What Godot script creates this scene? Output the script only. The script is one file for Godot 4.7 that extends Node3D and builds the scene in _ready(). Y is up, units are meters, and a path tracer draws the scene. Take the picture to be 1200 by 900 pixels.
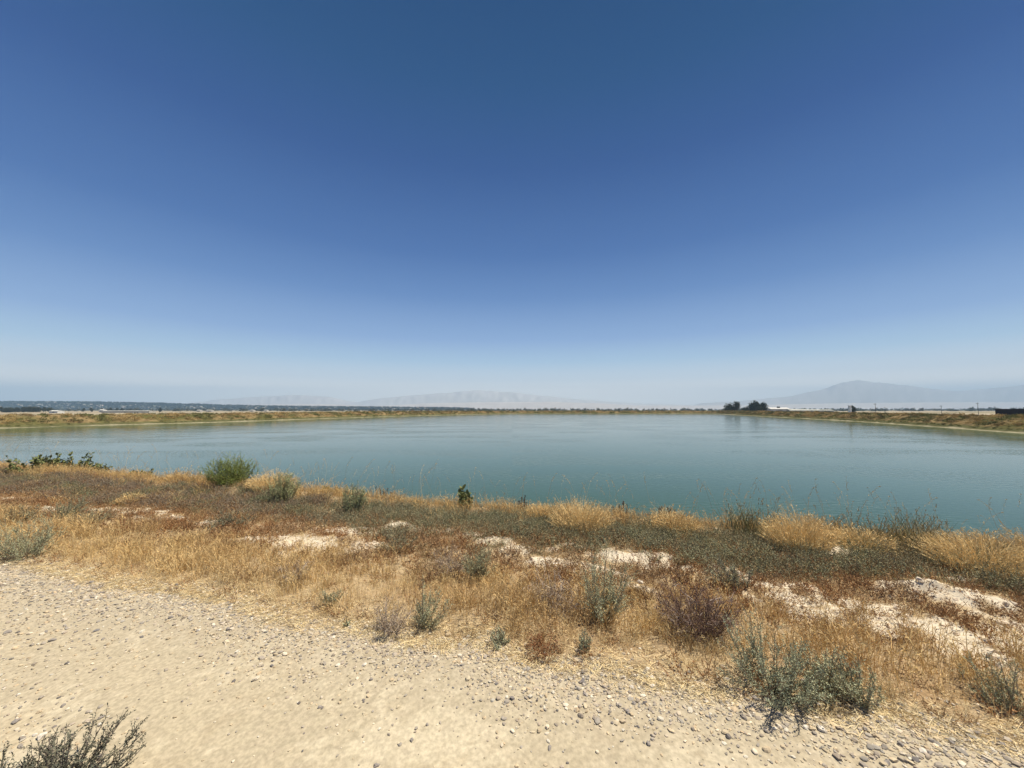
extends Node3D
# A dirt road on a levee, dry weeds, a turbid reservoir, hazy hills far behind.
# Levee axes: s runs along the road, t runs across it towards the water. World: y up, metres.

const TURN := 0.27925            # the levee runs 16 degrees off the view
const WATER_Y := -2.0
const PLAIN_Y := -2.45
var rng := RandomNumberGenerator.new()
var V := PackedVector3Array()
var C := PackedColorArray()
var I := PackedInt32Array()
var taken := {}
var n_big := FastNoiseLite.new()
var n_mid := FastNoiseLite.new()
var n_fine := FastNoiseLite.new()
var n_edge := FastNoiseLite.new()
var M := {}

# pale bare soil: s, t, radius along s, radius along t, height of the mound
const BARE := [
	[-7.47, 4.24, 0.80, 0.28, 0.02], [-6.50, 4.22, 0.51, 0.16, 0.02], [-3.75, 3.83, 0.66, 0.24, 0.02], [-4.38, 3.80, 0.26, 0.15, 0.02],
	[-3.50, 4.41, 0.51, 0.18, 0.03], [-2.87, 4.74, 0.44, 0.20, 0.05], [-2.91, 3.98, 0.25, 0.15, 0.03], [-1.45, 4.49, 0.26, 0.17, 0.05],
	[-1.14, 4.32, 0.19, 0.15, 0.06], [-0.71, 4.55, 0.18, 0.17, 0.05], [-0.87, 4.09, 0.20, 0.13, 0.04], [0.20, 4.47, 0.46, 0.23, 0.04],
	[-0.16, 4.44, 0.28, 0.20, 0.05], [0.09, 3.72, 0.19, 0.10, 0.04], [1.08, 4.28, 0.28, 0.13, 0.05], [1.29, 4.15, 0.35, 0.14, 0.05],
	[2.29, 5.19, 0.17, 0.18, 0.06], [2.50, 4.29, 0.33, 0.16, 0.12], [2.80, 4.20, 0.34, 0.12, 0.07], [1.81, 3.83, 0.41, 0.19, 0.03],
	[2.55, 3.56, 0.24, 0.20, 0.03], [1.35, 3.84, 0.32, 0.17, 0.03], [2.98, 4.73, 0.32, 0.12, 0.04], [-8.85, 4.00, 0.55, 0.13, 0.01],
	[-10.6, 4.3, 0.6, 0.12, 0.01],
	[2.15, 3.60, 0.37, 0.19, 0.015], [2.22, 3.32, 0.22, 0.13, 0.015], [1.85, 3.59, 0.28, 0.14, 0.015], [1.44, 3.63, 0.27, 0.13, 0.015], [2.73, 3.84, 0.19, 0.15, 0.015], [-0.35, 4.01, 0.26, 0.12, 0.015], [-1.79, 4.68, 0.27, 0.12, 0.015], [-2.30, 4.75, 0.28, 0.13, 0.015], [-5.50, 4.11, 0.30, 0.12, 0.015]]

const PLANTS := [
	["saltbush", "A", -6.19, 2.64, 0.66, 0.45, "wide grey-green shrub on the road edge at the far left of the picture"],
	["saltbush", "A", -7.91, 3.72, 0.43, 0.33, "rounded dense grey-green shrub left of the pale bare soil strip"],
	["saltbush", "L", -7.07, 3.62, 0.48, 0.22, "low spreading grey-green shrub below the pale soil strip at left"],
	["saltbush", "L", -8.29, 3.43, 0.62, 0.25, "sparse low grey-green shrub behind the big leftmost roadside shrub"],
	["saltbush", "L", -5.22, 4.11, 0.57, 0.22, "low grey-green shrub in russet herbs below the bright green bush"],
	["saltbush", "L", -2.48, 3.93, 0.54, 0.26, "low grey-green shrub among pale clods left of centre"],
	["saltbush", "A", -1.37, 3.54, 0.29, 0.39, "narrow upright grey-green shrub just behind a dead grey bush at centre"],
	["saltbush", "A", -0.19, 3.12, 0.37, 0.56, "tall narrow blue-green shrub in golden grass right of centre"],
	["saltbush", "S", -1.45, 2.66, 0.30, 0.26, "blue-green shrub with one tall spike near the road edge"],
	["saltbush", "D2", -1.64, 2.51, 0.28, 0.22, "grey-brown half-dry shrub at the road edge beside the spiked shrub"],
	["saltbush", "A", -0.81, 2.61, 0.15, 0.13, "small grey-green sprig growing in gravel at the road edge, centre"],
	["saltbush", "A", -2.33, 2.73, 0.19, 0.16, "small grey-green sprig in golden grass left of centre"],
	["saltbush", "A", -2.00, 2.50, 0.07, 0.06, "tiny grey sprig on bare gravel left of centre"],
	["saltbush", "A", -0.26, 2.68, 0.12, 0.15, "thin grey-green sprig at the grass edge below the tall shrub"],
	["saltbush", "L", 0.96, 3.93, 0.47, 0.25, "low dark grey-green shrub beside the large dead bush"],
	["saltbush", "A", 0.80, 2.66, 0.61, 0.36, "largest sprawling blue-green shrub on the right road edge"],
	["saltbush", "A", 1.05, 2.69, 0.36, 0.27, "loose blue-green shrub in the middle of the right roadside clump"],
	["saltbush", "A", 1.20, 2.62, 0.32, 0.26, "rounded blue-green shrub at the right end of the roadside clump"],
	["saltbush", "A", 1.96, 2.78, 0.33, 0.24, "grey-green shrub cut by the right edge of the picture"],
	["saltbush", "T", -2.28, 1.10, 0.56, 0.24, "dark grey-green shrub in the road at the bottom left corner"],
	["saltbush", "A", -5.53, 5.24, 0.55, 0.50, "grey-green shrub in front of the straw mound left of centre"],
	["saltbush", "A", -4.00, 5.13, 0.43, 0.43, "round grey-green shrub on the bank top left of centre"],
	["green_broom", "B", -7.45, 5.89, 0.93, 0.62, "bright green feathery bush on the bank top at left"],
	["dead_bush", "D", 0.48, 3.14, 0.64, 0.39, "large dark purple-brown dead bush with bare pale twigs"],
	["dead_bush", "D2", -0.56, 3.14, 0.45, 0.32, "medium dry grey-brown bush in golden grass left of the tall shrub"],
	["dead_bush", "D2", -1.66, 3.59, 0.40, 0.33, "dead greyish bush beside the narrow upright shrub at centre"],
	["dead_bush", "R", -0.51, 2.60, 0.27, 0.13, "small reddish-brown dead bush at the gravel edge"],
	["dead_bush", "D2", -2.93, 2.96, 0.29, 0.21, "small lavender-grey dead bush below the white soil at left"],
	["broadleaf_weed", "C", -13.65, 6.10, 1.63, 0.56, "longest dark green leafy weed patch on the bank top at far left"],
	["broadleaf_weed", "C", -12.63, 6.39, 1.11, 0.47, "dark leafy weed next to the long leafy patch at far left"],
	["broadleaf_weed", "C", -10.90, 6.39, 0.61, 0.30, "small dark leafy weed alone on the bank top at left"],
	["broadleaf_weed", "C", -2.50, 5.94, 0.40, 0.43, "compact dark green leafy bush on the bank top at centre"],
	["broadleaf_weed", "C", -5.63, 6.50, 0.38, 0.24, "small dark leafy weed behind the round grey-green shrub"],
	["dock_weed", "K", -1.59, 6.14, 0.34, 0.31, "dark brown seed stalks of a dock left of the golden mound"],
	["dock_weed", "K", -0.05, 6.26, 0.32, 0.27, "dark brown seed stalks between the two golden mounds"],
	["dock_weed", "K", 0.63, 6.36, 0.34, 0.24, "low dark seed stalks right of the two golden mounds"],
	["dock_weed", "R", -9.58, 6.43, 0.86, 0.31, "reddish-brown dry weed left of the bright green bush"],
	["dock_weed", "K", -4.33, 6.39, 0.49, 0.23, "dark thin seed stalks on the bank top between leafy weeds"],
	["straw_mound", "E", -8.08, 4.63, 0.45, 0.24, "small isolated straw tuft in grey herbs at left"],
	["straw_mound", "E", -6.37, 5.81, 0.95, 0.46, "pale straw mound behind the grey-green shrub left of centre"],
	["straw_mound", "E", -0.57, 5.32, 0.98, 0.52, "big golden straw mound on the bank top right of centre"],
	["straw_mound", "E", -1.18, 5.65, 0.51, 0.28, "small straw mound leaning on the big golden mound"],
	["straw_mound", "E", 0.63, 5.59, 0.74, 0.35, "low golden straw mound between the big one and the reeds"],
	["straw_mound", "E", 1.92, 5.28, 0.85, 0.55, "tall golden straw mound right of the olive reeds"],
	["straw_mound", "E", 2.59, 5.41, 0.76, 0.30, "low golden straw mound between the two olive reed clumps"],
	["straw_mound", "E", 3.44, 5.10, 1.14, 0.47, "widest golden straw mound on the bank at the right edge"],
	["reed_clump", "F", 1.58, 5.72, 0.61, 0.47, "olive green reed clump left of the tall golden mound"],
	["reed_clump", "F", 2.79, 5.99, 0.51, 0.33, "short olive reed clump behind the low golden mound"],
	["reed_clump", "F", 3.23, 5.74, 0.86, 0.45, "widest olive green reed clump on the bank at right"],
]

func _ready() -> void:
	rng.seed = 20240711
	camera_and_light()
	noises()
	materials()
	water()
	plain_and_hills()
	near_levee()
	far_levees()
	far_things()
	plants()
	ground_cover()
	stones()

# ---------------------------------------------------------------- camera, sky, sun
func camera_and_light() -> void:
	var cam := Camera3D.new()
	cam.name = "camera"
	cam.fov = 90.0
	cam.near = 0.05
	cam.far = 80000.0
	add_child(cam)
	cam.position = Vector3(0, 1.6, 0)
	cam.rotation_degrees = Vector3(3.81, 0, 0)
	cam.current = true

	# clear summer air: colour depends on height above the horizon only (linear values)
	var stops := [[-90.0, Color(0.1700, 0.1500, 0.1200)], [-1.0, Color(0.7674, 0.7208, 0.6561)], [0.0, Color(0.7674, 0.7208, 0.6561)], [3.0, Color(0.7674, 0.7208, 0.6561)], [4.4, Color(0.5096, 0.5468, 0.5749)], [7.0, Color(0.2975, 0.4063, 0.5210)], [10.2, Color(0.1750, 0.2704, 0.4526)], [16.3, Color(0.0774, 0.1555, 0.3365)], [22.2, Color(0.0378, 0.0962, 0.2573)], [32.9, Color(0.0151, 0.0535, 0.1768)], [41.7, Color(0.0072, 0.0439, 0.1350)], [48.5, Color(0.0050, 0.0368, 0.1167)], [90.0, Color(0.0040, 0.0294, 0.0933)]]
	var im := Image.create(256, 1024, false, Image.FORMAT_RGBF)
	for y in 1024:
		var el := 90.0 - (y + 0.5) / 1024.0 * 180.0
		var c: Color = stops[0][1]
		for k in stops.size() - 1:
			if el >= stops[k][0]:
				var f := clampf((el - stops[k][0]) / (stops[k + 1][0] - stops[k][0]), 0, 1)
				c = (stops[k][1] as Color).lerp(stops[k + 1][1], f)
		im.fill_rect(Rect2i(0, y, 256, 1), c)
	var pan := PanoramaSkyMaterial.new()
	pan.panorama = ImageTexture.create_from_image(im)
	var sky := Sky.new()
	sky.sky_material = pan
	var env := Environment.new()
	env.background_mode = Environment.BG_SKY
	env.sky = sky
	env.background_energy_multiplier = 1.0
	env.tonemap_mode = Environment.TONE_MAPPER_LINEAR
	env.tonemap_exposure = 1.6
	env.sdfgi_enabled = true
	env.ssao_enabled = true
	env.ssil_enabled = true
	env.fog_enabled = true
	env.fog_density = 0.00016
	env.fog_light_color = Color(0.70, 0.86, 1.0)
	var we := WorldEnvironment.new()
	we.name = "environment"
	we.environment = env
	add_child(we)

	var sun := DirectionalLight3D.new()
	sun.name = "sun"
	sun.light_energy = 1.55
	sun.light_color = Color(1.0, 0.955, 0.87)
	sun.light_angular_distance = 0.5
	sun.shadow_enabled = true
	add_child(sun)
	# high noon sun from the right, a little ahead of the camera
	var el := deg_to_rad(65.0)
	var az := deg_to_rad(80.0)
	var towards := Vector3(sin(az) * cos(el), sin(el), -cos(az) * cos(el))
	sun.look_at_from_position(Vector3.ZERO, -towards, Vector3(0, 0, 1))

# ---------------------------------------------------------------- helpers
func noises() -> void:
	for a in [[n_big, 11, 0.22, 3], [n_mid, 12, 1.1, 4], [n_fine, 13, 9.0, 3], [n_edge, 14, 2.6, 3]]:
		var n: FastNoiseLite = a[0]
		n.noise_type = FastNoiseLite.TYPE_SIMPLEX_SMOOTH
		n.seed = a[1]
		n.frequency = a[2]
		n.fractal_type = FastNoiseLite.FRACTAL_FBM
		n.fractal_octaves = a[3]

func wx(s: float, t: float, y := 0.0) -> Vector3:
	return Vector3(s * cos(TURN) + t * sin(TURN), y, s * sin(TURN) - t * cos(TURN))

func on_ground(s: float, t: float, up := 0.0) -> Vector3:
	return wx(s, t, height(s, t) + up)

func begin() -> void:
	V = PackedVector3Array(); C = PackedColorArray(); I = PackedInt32Array()

func finish(normals = null) -> ArrayMesh:
	var a := []
	a.resize(Mesh.ARRAY_MAX)
	a[Mesh.ARRAY_VERTEX] = V
	a[Mesh.ARRAY_COLOR] = C
	a[Mesh.ARRAY_INDEX] = I
	if normals != null:
		a[Mesh.ARRAY_NORMAL] = normals
	var m := ArrayMesh.new()
	m.add_surface_from_arrays(Mesh.PRIMITIVE_TRIANGLES, a)
	return m

func tri(a: Vector3, b: Vector3, c: Vector3, col: Color) -> void:
	var n := V.size()
	V.append(a); V.append(b); V.append(c)
	C.append(col); C.append(col); C.append(col)
	I.append(n); I.append(n + 1); I.append(n + 2)

func quad(a: Vector3, b: Vector3, c: Vector3, d: Vector3, col: Color) -> void:
	var n := V.size()
	V.append(a); V.append(b); V.append(c); V.append(d)
	for k in 4: C.append(col)
	for k in [0, 1, 2, 0, 2, 3]: I.append(n + k)

func box(lo: Vector3, hi: Vector3, col: Color) -> void:
	var p := []
	for k in 8: p.append(Vector3(hi.x if k & 1 else lo.x, hi.y if k & 2 else lo.y, hi.z if k & 4 else lo.z))
	for f in [[0, 2, 3, 1], [4, 5, 7, 6], [0, 4, 6, 2], [1, 3, 7, 5], [2, 6, 7, 3], [0, 1, 5, 4]]:
		quad(p[f[3]], p[f[2]], p[f[1]], p[f[0]], col)

func rnd_dir() -> Vector3:
	var a := rng.randf() * TAU
	var z := rng.randf_range(-1, 1)
	var r := sqrt(1 - z * z)
	return Vector3(r * cos(a), z, r * sin(a))

func side_of(d: Vector3) -> Vector3:
	var s := d.cross(rnd_dir())
	return s.normalized() if s.length() > 0.01 else Vector3.RIGHT

func leaf(p: Vector3, d: Vector3, length: float, width: float, col: Color) -> void:
	var s := side_of(d) * width * 0.5
	var m := p + d * length * 0.45
	quad(p, m + s, p + d * length, m - s, col)

func broad_leaf(p: Vector3, d: Vector3, length: float, width: float, col: Color) -> void:
	var s := side_of(d)
	var fold := s.cross(d).normalized() * width * 0.18
	var a := p + d * length * 0.32
	var b := p + d * length * 0.7 - fold * 0.6
	var tip := p + d * length - fold * 1.6
	var w := s * width * 0.5
	quad(p, a + w + fold, b + w * 0.72 + fold * 0.6, b, col)
	quad(p, b, b - w * 0.72 + fold * 0.6, a - w + fold, col)
	tri(b, b + w * 0.72 + fold * 0.6, tip, col)
	tri(b, tip, b - w * 0.72 + fold * 0.6, col)

func strand(pts: Array, w0: float, w1: float, col: Color) -> void:
	# a flat tapering blade along the points
	var d: Vector3 = (pts[pts.size() - 1] - pts[0]).normalized()
	var s := side_of(d) * 0.5
	for k in pts.size() - 1:
		var f0 := float(k) / (pts.size() - 1)
		var f1 := float(k + 1) / (pts.size() - 1)
		var a := s * lerpf(w0, w1, f0)
		var b := s * lerpf(w0, w1, f1)
		quad(pts[k] - a, pts[k] + a, pts[k + 1] + b, pts[k + 1] - b, col)

func tube(pts: Array, r0: float, r1: float, sides: int, col: Color) -> void:
	var n0 := V.size()
	for k in pts.size():
		var d: Vector3 = (pts[mini(k + 1, pts.size() - 1)] - pts[maxi(k - 1, 0)]).normalized()
		var u := d.cross(Vector3(0.31, 0.12, 0.94)).normalized()
		var w := d.cross(u)
		var r := lerpf(r0, r1, float(k) / (pts.size() - 1))
		for j in sides:
			var a := TAU * j / sides
			V.append(pts[k] + (u * cos(a) + w * sin(a)) * r)
			C.append(col)
	for k in pts.size() - 1:
		for j in sides:
			var a := n0 + k * sides + j
			var b := n0 + k * sides + (j + 1) % sides
			for q in [a, b, b + sides, a, b + sides, a + sides]: I.append(q)

func vary(c: Color, amount: float) -> Color:
	var k := 1.0 + rng.randf_range(-amount, amount)
	var w := rng.randf_range(-amount, amount) * 0.25
	return Color(c.r * k * (1 + w), c.g * k, c.b * k * (1 - w))

func numbered(n: String) -> String:
	if not taken.has(n):
		taken[n] = 0
		return n
	taken[n] += 1
	return "%s_%03d" % [n, taken[n]]

func tag(o: Node, label: String, category: String, group := "", kind := "") -> void:
	if label: o.set_meta("label", label)
	if category: o.set_meta("category", category)
	if group: o.set_meta("group", group)
	if kind: o.set_meta("kind", kind)

func thing(n: String, at: Vector3, label: String, category: String, group := "") -> Node3D:
	var o := Node3D.new()
	o.name = numbered(n)
	add_child(o)
	o.position = at
	tag(o, label, category, group)
	return o

func part(n: String, mesh: Mesh, mat: Material, parent: Node) -> MeshInstance3D:
	var o := MeshInstance3D.new()
	o.name = n if parent != self else numbered(n)
	o.mesh = mesh
	o.material_override = mat
	parent.add_child(o, true)
	return o

func scatter(n: String, mesh: Mesh, mat: Material, places: Array, label: String, category: String, parent: Node = self) -> void:
	# places: [Transform3D, Color]
	if places.is_empty(): return
	var mm := MultiMesh.new()
	mm.transform_format = MultiMesh.TRANSFORM_3D
	mm.use_colors = true
	mm.mesh = mesh
	mm.instance_count = places.size()
	for k in places.size():
		mm.set_instance_transform(k, places[k][0])
		mm.set_instance_color(k, places[k][1])
	var o := MultiMeshInstance3D.new()
	o.name = numbered(n) if parent == self else n
	o.multimesh = mm
	o.material_override = mat
	parent.add_child(o, true)
	if parent == self: tag(o, label, category, "", "stuff")
	else: o.set_meta("kind", "stuff")

func noise_tex(seed_: int, freq: float, size: int, lo: float, hi: float, octaves := 4) -> Texture2D:
	var n := FastNoiseLite.new()
	n.noise_type = FastNoiseLite.TYPE_SIMPLEX
	n.seed = seed_
	n.frequency = freq
	n.fractal_octaves = octaves
	var im := n.get_seamless_image(size, size)
	im.convert(Image.FORMAT_RGB8)
	for y in size:
		for x in size:
			var v := lerpf(lo, hi, im.get_pixel(x, y).r)
			im.set_pixel(x, y, Color(v, v, v))
	return ImageTexture.create_from_image(im)

func normal_tex(seed_: int, freq: float, size: int, strength: float, octaves := 4) -> Texture2D:
	var n := FastNoiseLite.new()
	n.noise_type = FastNoiseLite.TYPE_SIMPLEX
	n.seed = seed_
	n.frequency = freq
	n.fractal_octaves = octaves
	var im := n.get_seamless_image(size, size)
	im.convert(Image.FORMAT_RGBA8)
	im.bump_map_to_normal_map(strength)
	return ImageTexture.create_from_image(im)

func mat(rough := 0.9, col := Color.WHITE, back := 0.0) -> StandardMaterial3D:
	var m := StandardMaterial3D.new()
	m.vertex_color_use_as_albedo = true
	m.albedo_color = col
	m.roughness = rough
	m.cull_mode = BaseMaterial3D.CULL_DISABLED
	m.metallic_specular = 0.3
	if back > 0:
		m.backlight_enabled = true
		m.backlight = Color(back, back, back)
	return m

func materials() -> void:
	M.grass = mat(0.75, Color.WHITE, 0.5)
	M.leaf = mat(0.85, Color.WHITE, 0.35)
	M.leaf.metallic_specular = 0.12
	M.twig = mat(0.9)
	M.stone = mat(0.85)
	M.stone_pale = mat(0.85, Color(0.58, 0.53, 0.46).linear_to_srgb())
	M.stone_dark = mat(0.85, Color(0.25, 0.225, 0.205).linear_to_srgb())
	M.stone_tan = mat(0.85, Color(0.40, 0.32, 0.22).linear_to_srgb())
	M.paint = mat(0.6)
	M.far = mat(0.95)
	var g := mat(0.95)
	g.metallic_specular = 0.15
	g.albedo_texture = noise_tex(5, 0.03, 1024, 0.82, 1.0, 7)
	g.uv1_triplanar = true
	g.uv1_world_triplanar = true
	g.uv1_scale = Vector3(0.83, 0.83, 0.83)
	g.normal_enabled = true
	g.normal_texture = normal_tex(6, 0.05, 1024, 5.0, 6)
	g.normal_scale = 0.22
	M.soil = g
	var f := mat(0.95)
	f.metallic_specular = 0.1
	f.albedo_texture = noise_tex(8, 0.03, 512, 0.7, 1.0, 5)
	f.uv1_triplanar = true
	f.uv1_world_triplanar = true
	f.uv1_scale = Vector3(0.05, 0.05, 0.05)
	M.bank = f

# ---------------------------------------------------------------- the ground
func smooth(a: float, b: float, x: float) -> float:
	return smoothstep(a, b, x)

func bare(s: float, t: float) -> float:
	# how bare and pale the soil is here, 0 to 1
	var best := 0.0
	var wob := n_edge.get_noise_2d(s * 1.5, t * 1.5) * 0.85 + n_fine.get_noise_2d(s * 0.35, t * 0.9) * 0.7
	for b in BARE:
		var ds: float = (s - b[0]) / b[2]
		if absf(ds) > 2.0: continue
		var dt: float = (t - b[1]) / b[3]
		if absf(dt) > 2.0: continue
		best = maxf(best, 1.33 - sqrt(ds * ds + dt * dt) + wob)
	return clampf(best * 1.5 - 0.15, 0, 1)

func road_edge(s: float) -> float:
	return 2.47 + 0.13 * smooth(0.3, 1.8, s) + n_mid.get_noise_2d(s * 0.6, 40.0) * 0.16 + n_edge.get_noise_2d(s, 7.0) * 0.06

func height(s: float, t: float) -> float:
	var h := 0.0
	if t < -3.5:
		h = lerpf(0.0, PLAIN_Y - 0.3, smooth(-3.5, -9.0, t))
	elif t > 5.7:
		h = lerpf(0.0, -3.0, smooth(5.7, 11.5, t))
	var off := smooth(2.3, 3.0, t) * (1.0 - smooth(11.0, 14.0, t))
	var road := (1.0 - smooth(2.2, 2.7, t)) * smooth(-4.5, -3.5, t)
	h += road * (0.012 * n_mid.get_noise_2d(s * 0.5, t * 1.4) + 0.004 * n_fine.get_noise_2d(s * 0.5, t * 0.5) - 0.02 * exp(-pow((t - 1.0) / 0.35, 2.0)) + 0.02 * exp(-pow((t - 2.25) / 0.25, 2.0)))
	# the bank soil is lumpy: trodden, crusted and washed
	h += off * (0.05 * n_mid.get_noise_2d(s * 0.8, t * 0.8) + 0.02 * n_edge.get_noise_2d(s, t) + 0.013 * n_fine.get_noise_2d(s * 0.6, t * 0.6))
	h += 0.11 * exp(-pow((t - 5.85) / 0.55, 2.0)) * smooth(-2.0, -8.0, s)
	if t > 3.0 and t < 6.0:
		for b in BARE:
			var ds: float = (s - b[0]) / (b[2] * 1.1)
			var dt: float = (t - b[1]) / (b[3] * 1.1)
			var q := ds * ds + dt * dt
			if q < 4.0: h += b[4] * (0.55 if b[4] < 0.1 else 0.8) * exp(-q * 1.3) * (1.0 + 0.5 * n_edge.get_noise_2d(s * 2.0, t * 2.0))
	return h

func soil_color(s: float, t: float) -> Color:
	var big := n_big.get_noise_2d(s, t)
	var mid := n_mid.get_noise_2d(s, t)
	var fine := n_fine.get_noise_2d(s, t)
	var road := Color(0.48, 0.415, 0.30)
	# dried mud crust: paler, ragged flakes
	var crust := smooth(0.16, 0.30, n_mid.get_noise_2d(s * 0.8 + 30.0, t * 1.3) * 0.9 + 0.42 * n_edge.get_noise_2d(s * 3.5, t * 3.5) + 0.25 * n_fine.get_noise_2d(s, t))
	road = road.lerp(Color(0.60, 0.53, 0.395), crust * 0.6)
	road = road.lerp(Color(0.45, 0.37, 0.25), smooth(0.1, 0.5, mid - 0.3 * fine) * 0.45)
	var grit := smooth(1.75, 2.45, t + 0.2 * mid) + smooth(-2.2, -4.2, s + 0.5 * mid) * 0.5
	road = road.lerp(Color(0.44, 0.385, 0.295), clampf(grit, 0, 1) * (0.5 + 0.5 * fine))
	var dirt := Color(0.44, 0.34, 0.215).lerp(Color(0.34, 0.24, 0.14), smooth(-0.2, 0.4, mid + 0.4 * fine))
	dirt = dirt.lerp(Color(0.66, 0.585, 0.465), bare(s, t))
	dirt = dirt.lerp(Color(0.40, 0.34, 0.26), smooth(6.2, 7.5, t))
	var e := road_edge(s) + 0.1 * fine
	var c := road.lerp(dirt, smooth(e - 0.12, e + 0.22, t))
	var k := 1.0 + 0.10 * fine + 0.05 * big
	return Color(c.r * k, c.g * k, c.b * k)

func steps(lo: float, flat_lo: float, flat_hi: float, hi: float, d: float, grow: float) -> PackedFloat32Array:
	var left: Array[float] = []
	var x := flat_lo
	var q := d
	while x > lo:
		q *= grow
		x -= q
		left.append(maxf(x, lo))
	left.reverse()
	var out := PackedFloat32Array(left)
	x = flat_lo
	while x < flat_hi:
		out.append(x)
		x += d
	q = d
	while x < hi:
		out.append(x)
		q *= grow
		x += q
	out.append(hi)
	return out

func sheet(a: PackedFloat32Array, b: PackedFloat32Array, at: Callable, col: Callable) -> ArrayMesh:
	begin()
	var na := a.size()
	var nb := b.size()
	V.resize(na * nb); C.resize(na * nb)
	for i in na:
		for j in nb:
			V[i * nb + j] = at.call(a[i], b[j])
			C[i * nb + j] = col.call(a[i], b[j])
	var N := PackedVector3Array()
	N.resize(na * nb)
	var up := 0.0
	for i in na:
		for j in nb:
			var da := V[mini(i + 1, na - 1) * nb + j] - V[maxi(i - 1, 0) * nb + j]
			var db := V[i * nb + mini(j + 1, nb - 1)] - V[i * nb + maxi(j - 1, 0)]
			var n := da.cross(db).normalized()
			up += signf(n.y)
			N[i * nb + j] = n if n.y >= 0 else -n
	for i in na - 1:
		for j in nb - 1:
			var k := i * nb + j
			# front faces run clockwise seen from above
			var ring := [k, k + 1, k + nb + 1, k, k + nb + 1, k + nb] if up > 0 else [k, k + nb, k + nb + 1, k, k + nb + 1, k + 1]
			for q in ring: I.append(q)
	return finish(N)

func near_levee() -> void:
	var m := sheet(steps(-112.0, -6.0, 3.6, 78.0, 0.025, 1.02), steps(-9.5, 1.0, 6.2, 15.0, 0.025, 1.035),
		func(s, t): return on_ground(s, t), soil_color)
	var o := part("ground", m, M.soil, self)
	tag(o, "", "", "", "structure")

# ---------------------------------------------------------------- water
const SHORE := [[62, 14], [70, -30], [77.5, -58.5], [87, -79], [104, -118], [128, -193], [166, -326], [80, -331], [0, -326], [-51, -233], [-72, -163], [-80, -121], [-88, -99], [-95, -86], [-98.5, -74], [-102, -52], [-106, -36]]

func water() -> void:
	# real wave heights: short wind ripples whose size changes in broad patches
	var size := 1024
	var a := FastNoiseLite.new()
	a.seed = 31; a.frequency = 0.085; a.fractal_octaves = 3
	a.noise_type = FastNoiseLite.TYPE_SIMPLEX
	var ia := a.get_seamless_image(size, size)
	var b := FastNoiseLite.new()
	b.seed = 32; b.frequency = 0.006; b.fractal_octaves = 4
	var ib := b.get_seamless_image(size, size)
	var im := Image.create(size, size, false, Image.FORMAT_RGBA8)
	for y in size:
		for x in size:
			var w := smoothstep(0.3, 0.75, ib.get_pixel((x / 3) % size, y).r)
			var v := 0.5 + (ia.get_pixel(x, (y * 2) % size).r - 0.5) * (0.25 + 0.75 * w)
			im.set_pixel(x, y, Color(v, v, v))
	im.bump_map_to_normal_map(1.0)
	var m := StandardMaterial3D.new()
	m.albedo_color = Color(0.032, 0.068, 0.035).linear_to_srgb()
	m.roughness = 0.08
	m.metallic_specular = 0.25      # water reflects about half of what glass does
	m.normal_enabled = true
	m.normal_texture = ImageTexture.create_from_image(im)
	m.normal_scale = 0.2
	m.uv1_triplanar = true
	m.uv1_world_triplanar = true
	m.uv1_scale = Vector3(1.0 / 48.0, 1.0 / 48.0, 1.0 / 48.0)
	var poly := PackedVector2Array()
	for p in SHORE: poly.append(Vector2(p[0], p[1]))
	poly = Geometry2D.offset_polygon(poly, 1.2)[0]
	begin()
	for p in poly:
		V.append(Vector3(p.x, WATER_Y, p.y))
		C.append(Color.WHITE)
	var ids := Geometry2D.triangulate_polygon(poly)
	var N := PackedVector3Array()
	for p in poly: N.append(Vector3.UP)
	I = ids
	var o := part("water", finish(N), m, self)
	tag(o, "", "", "", "structure")

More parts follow.
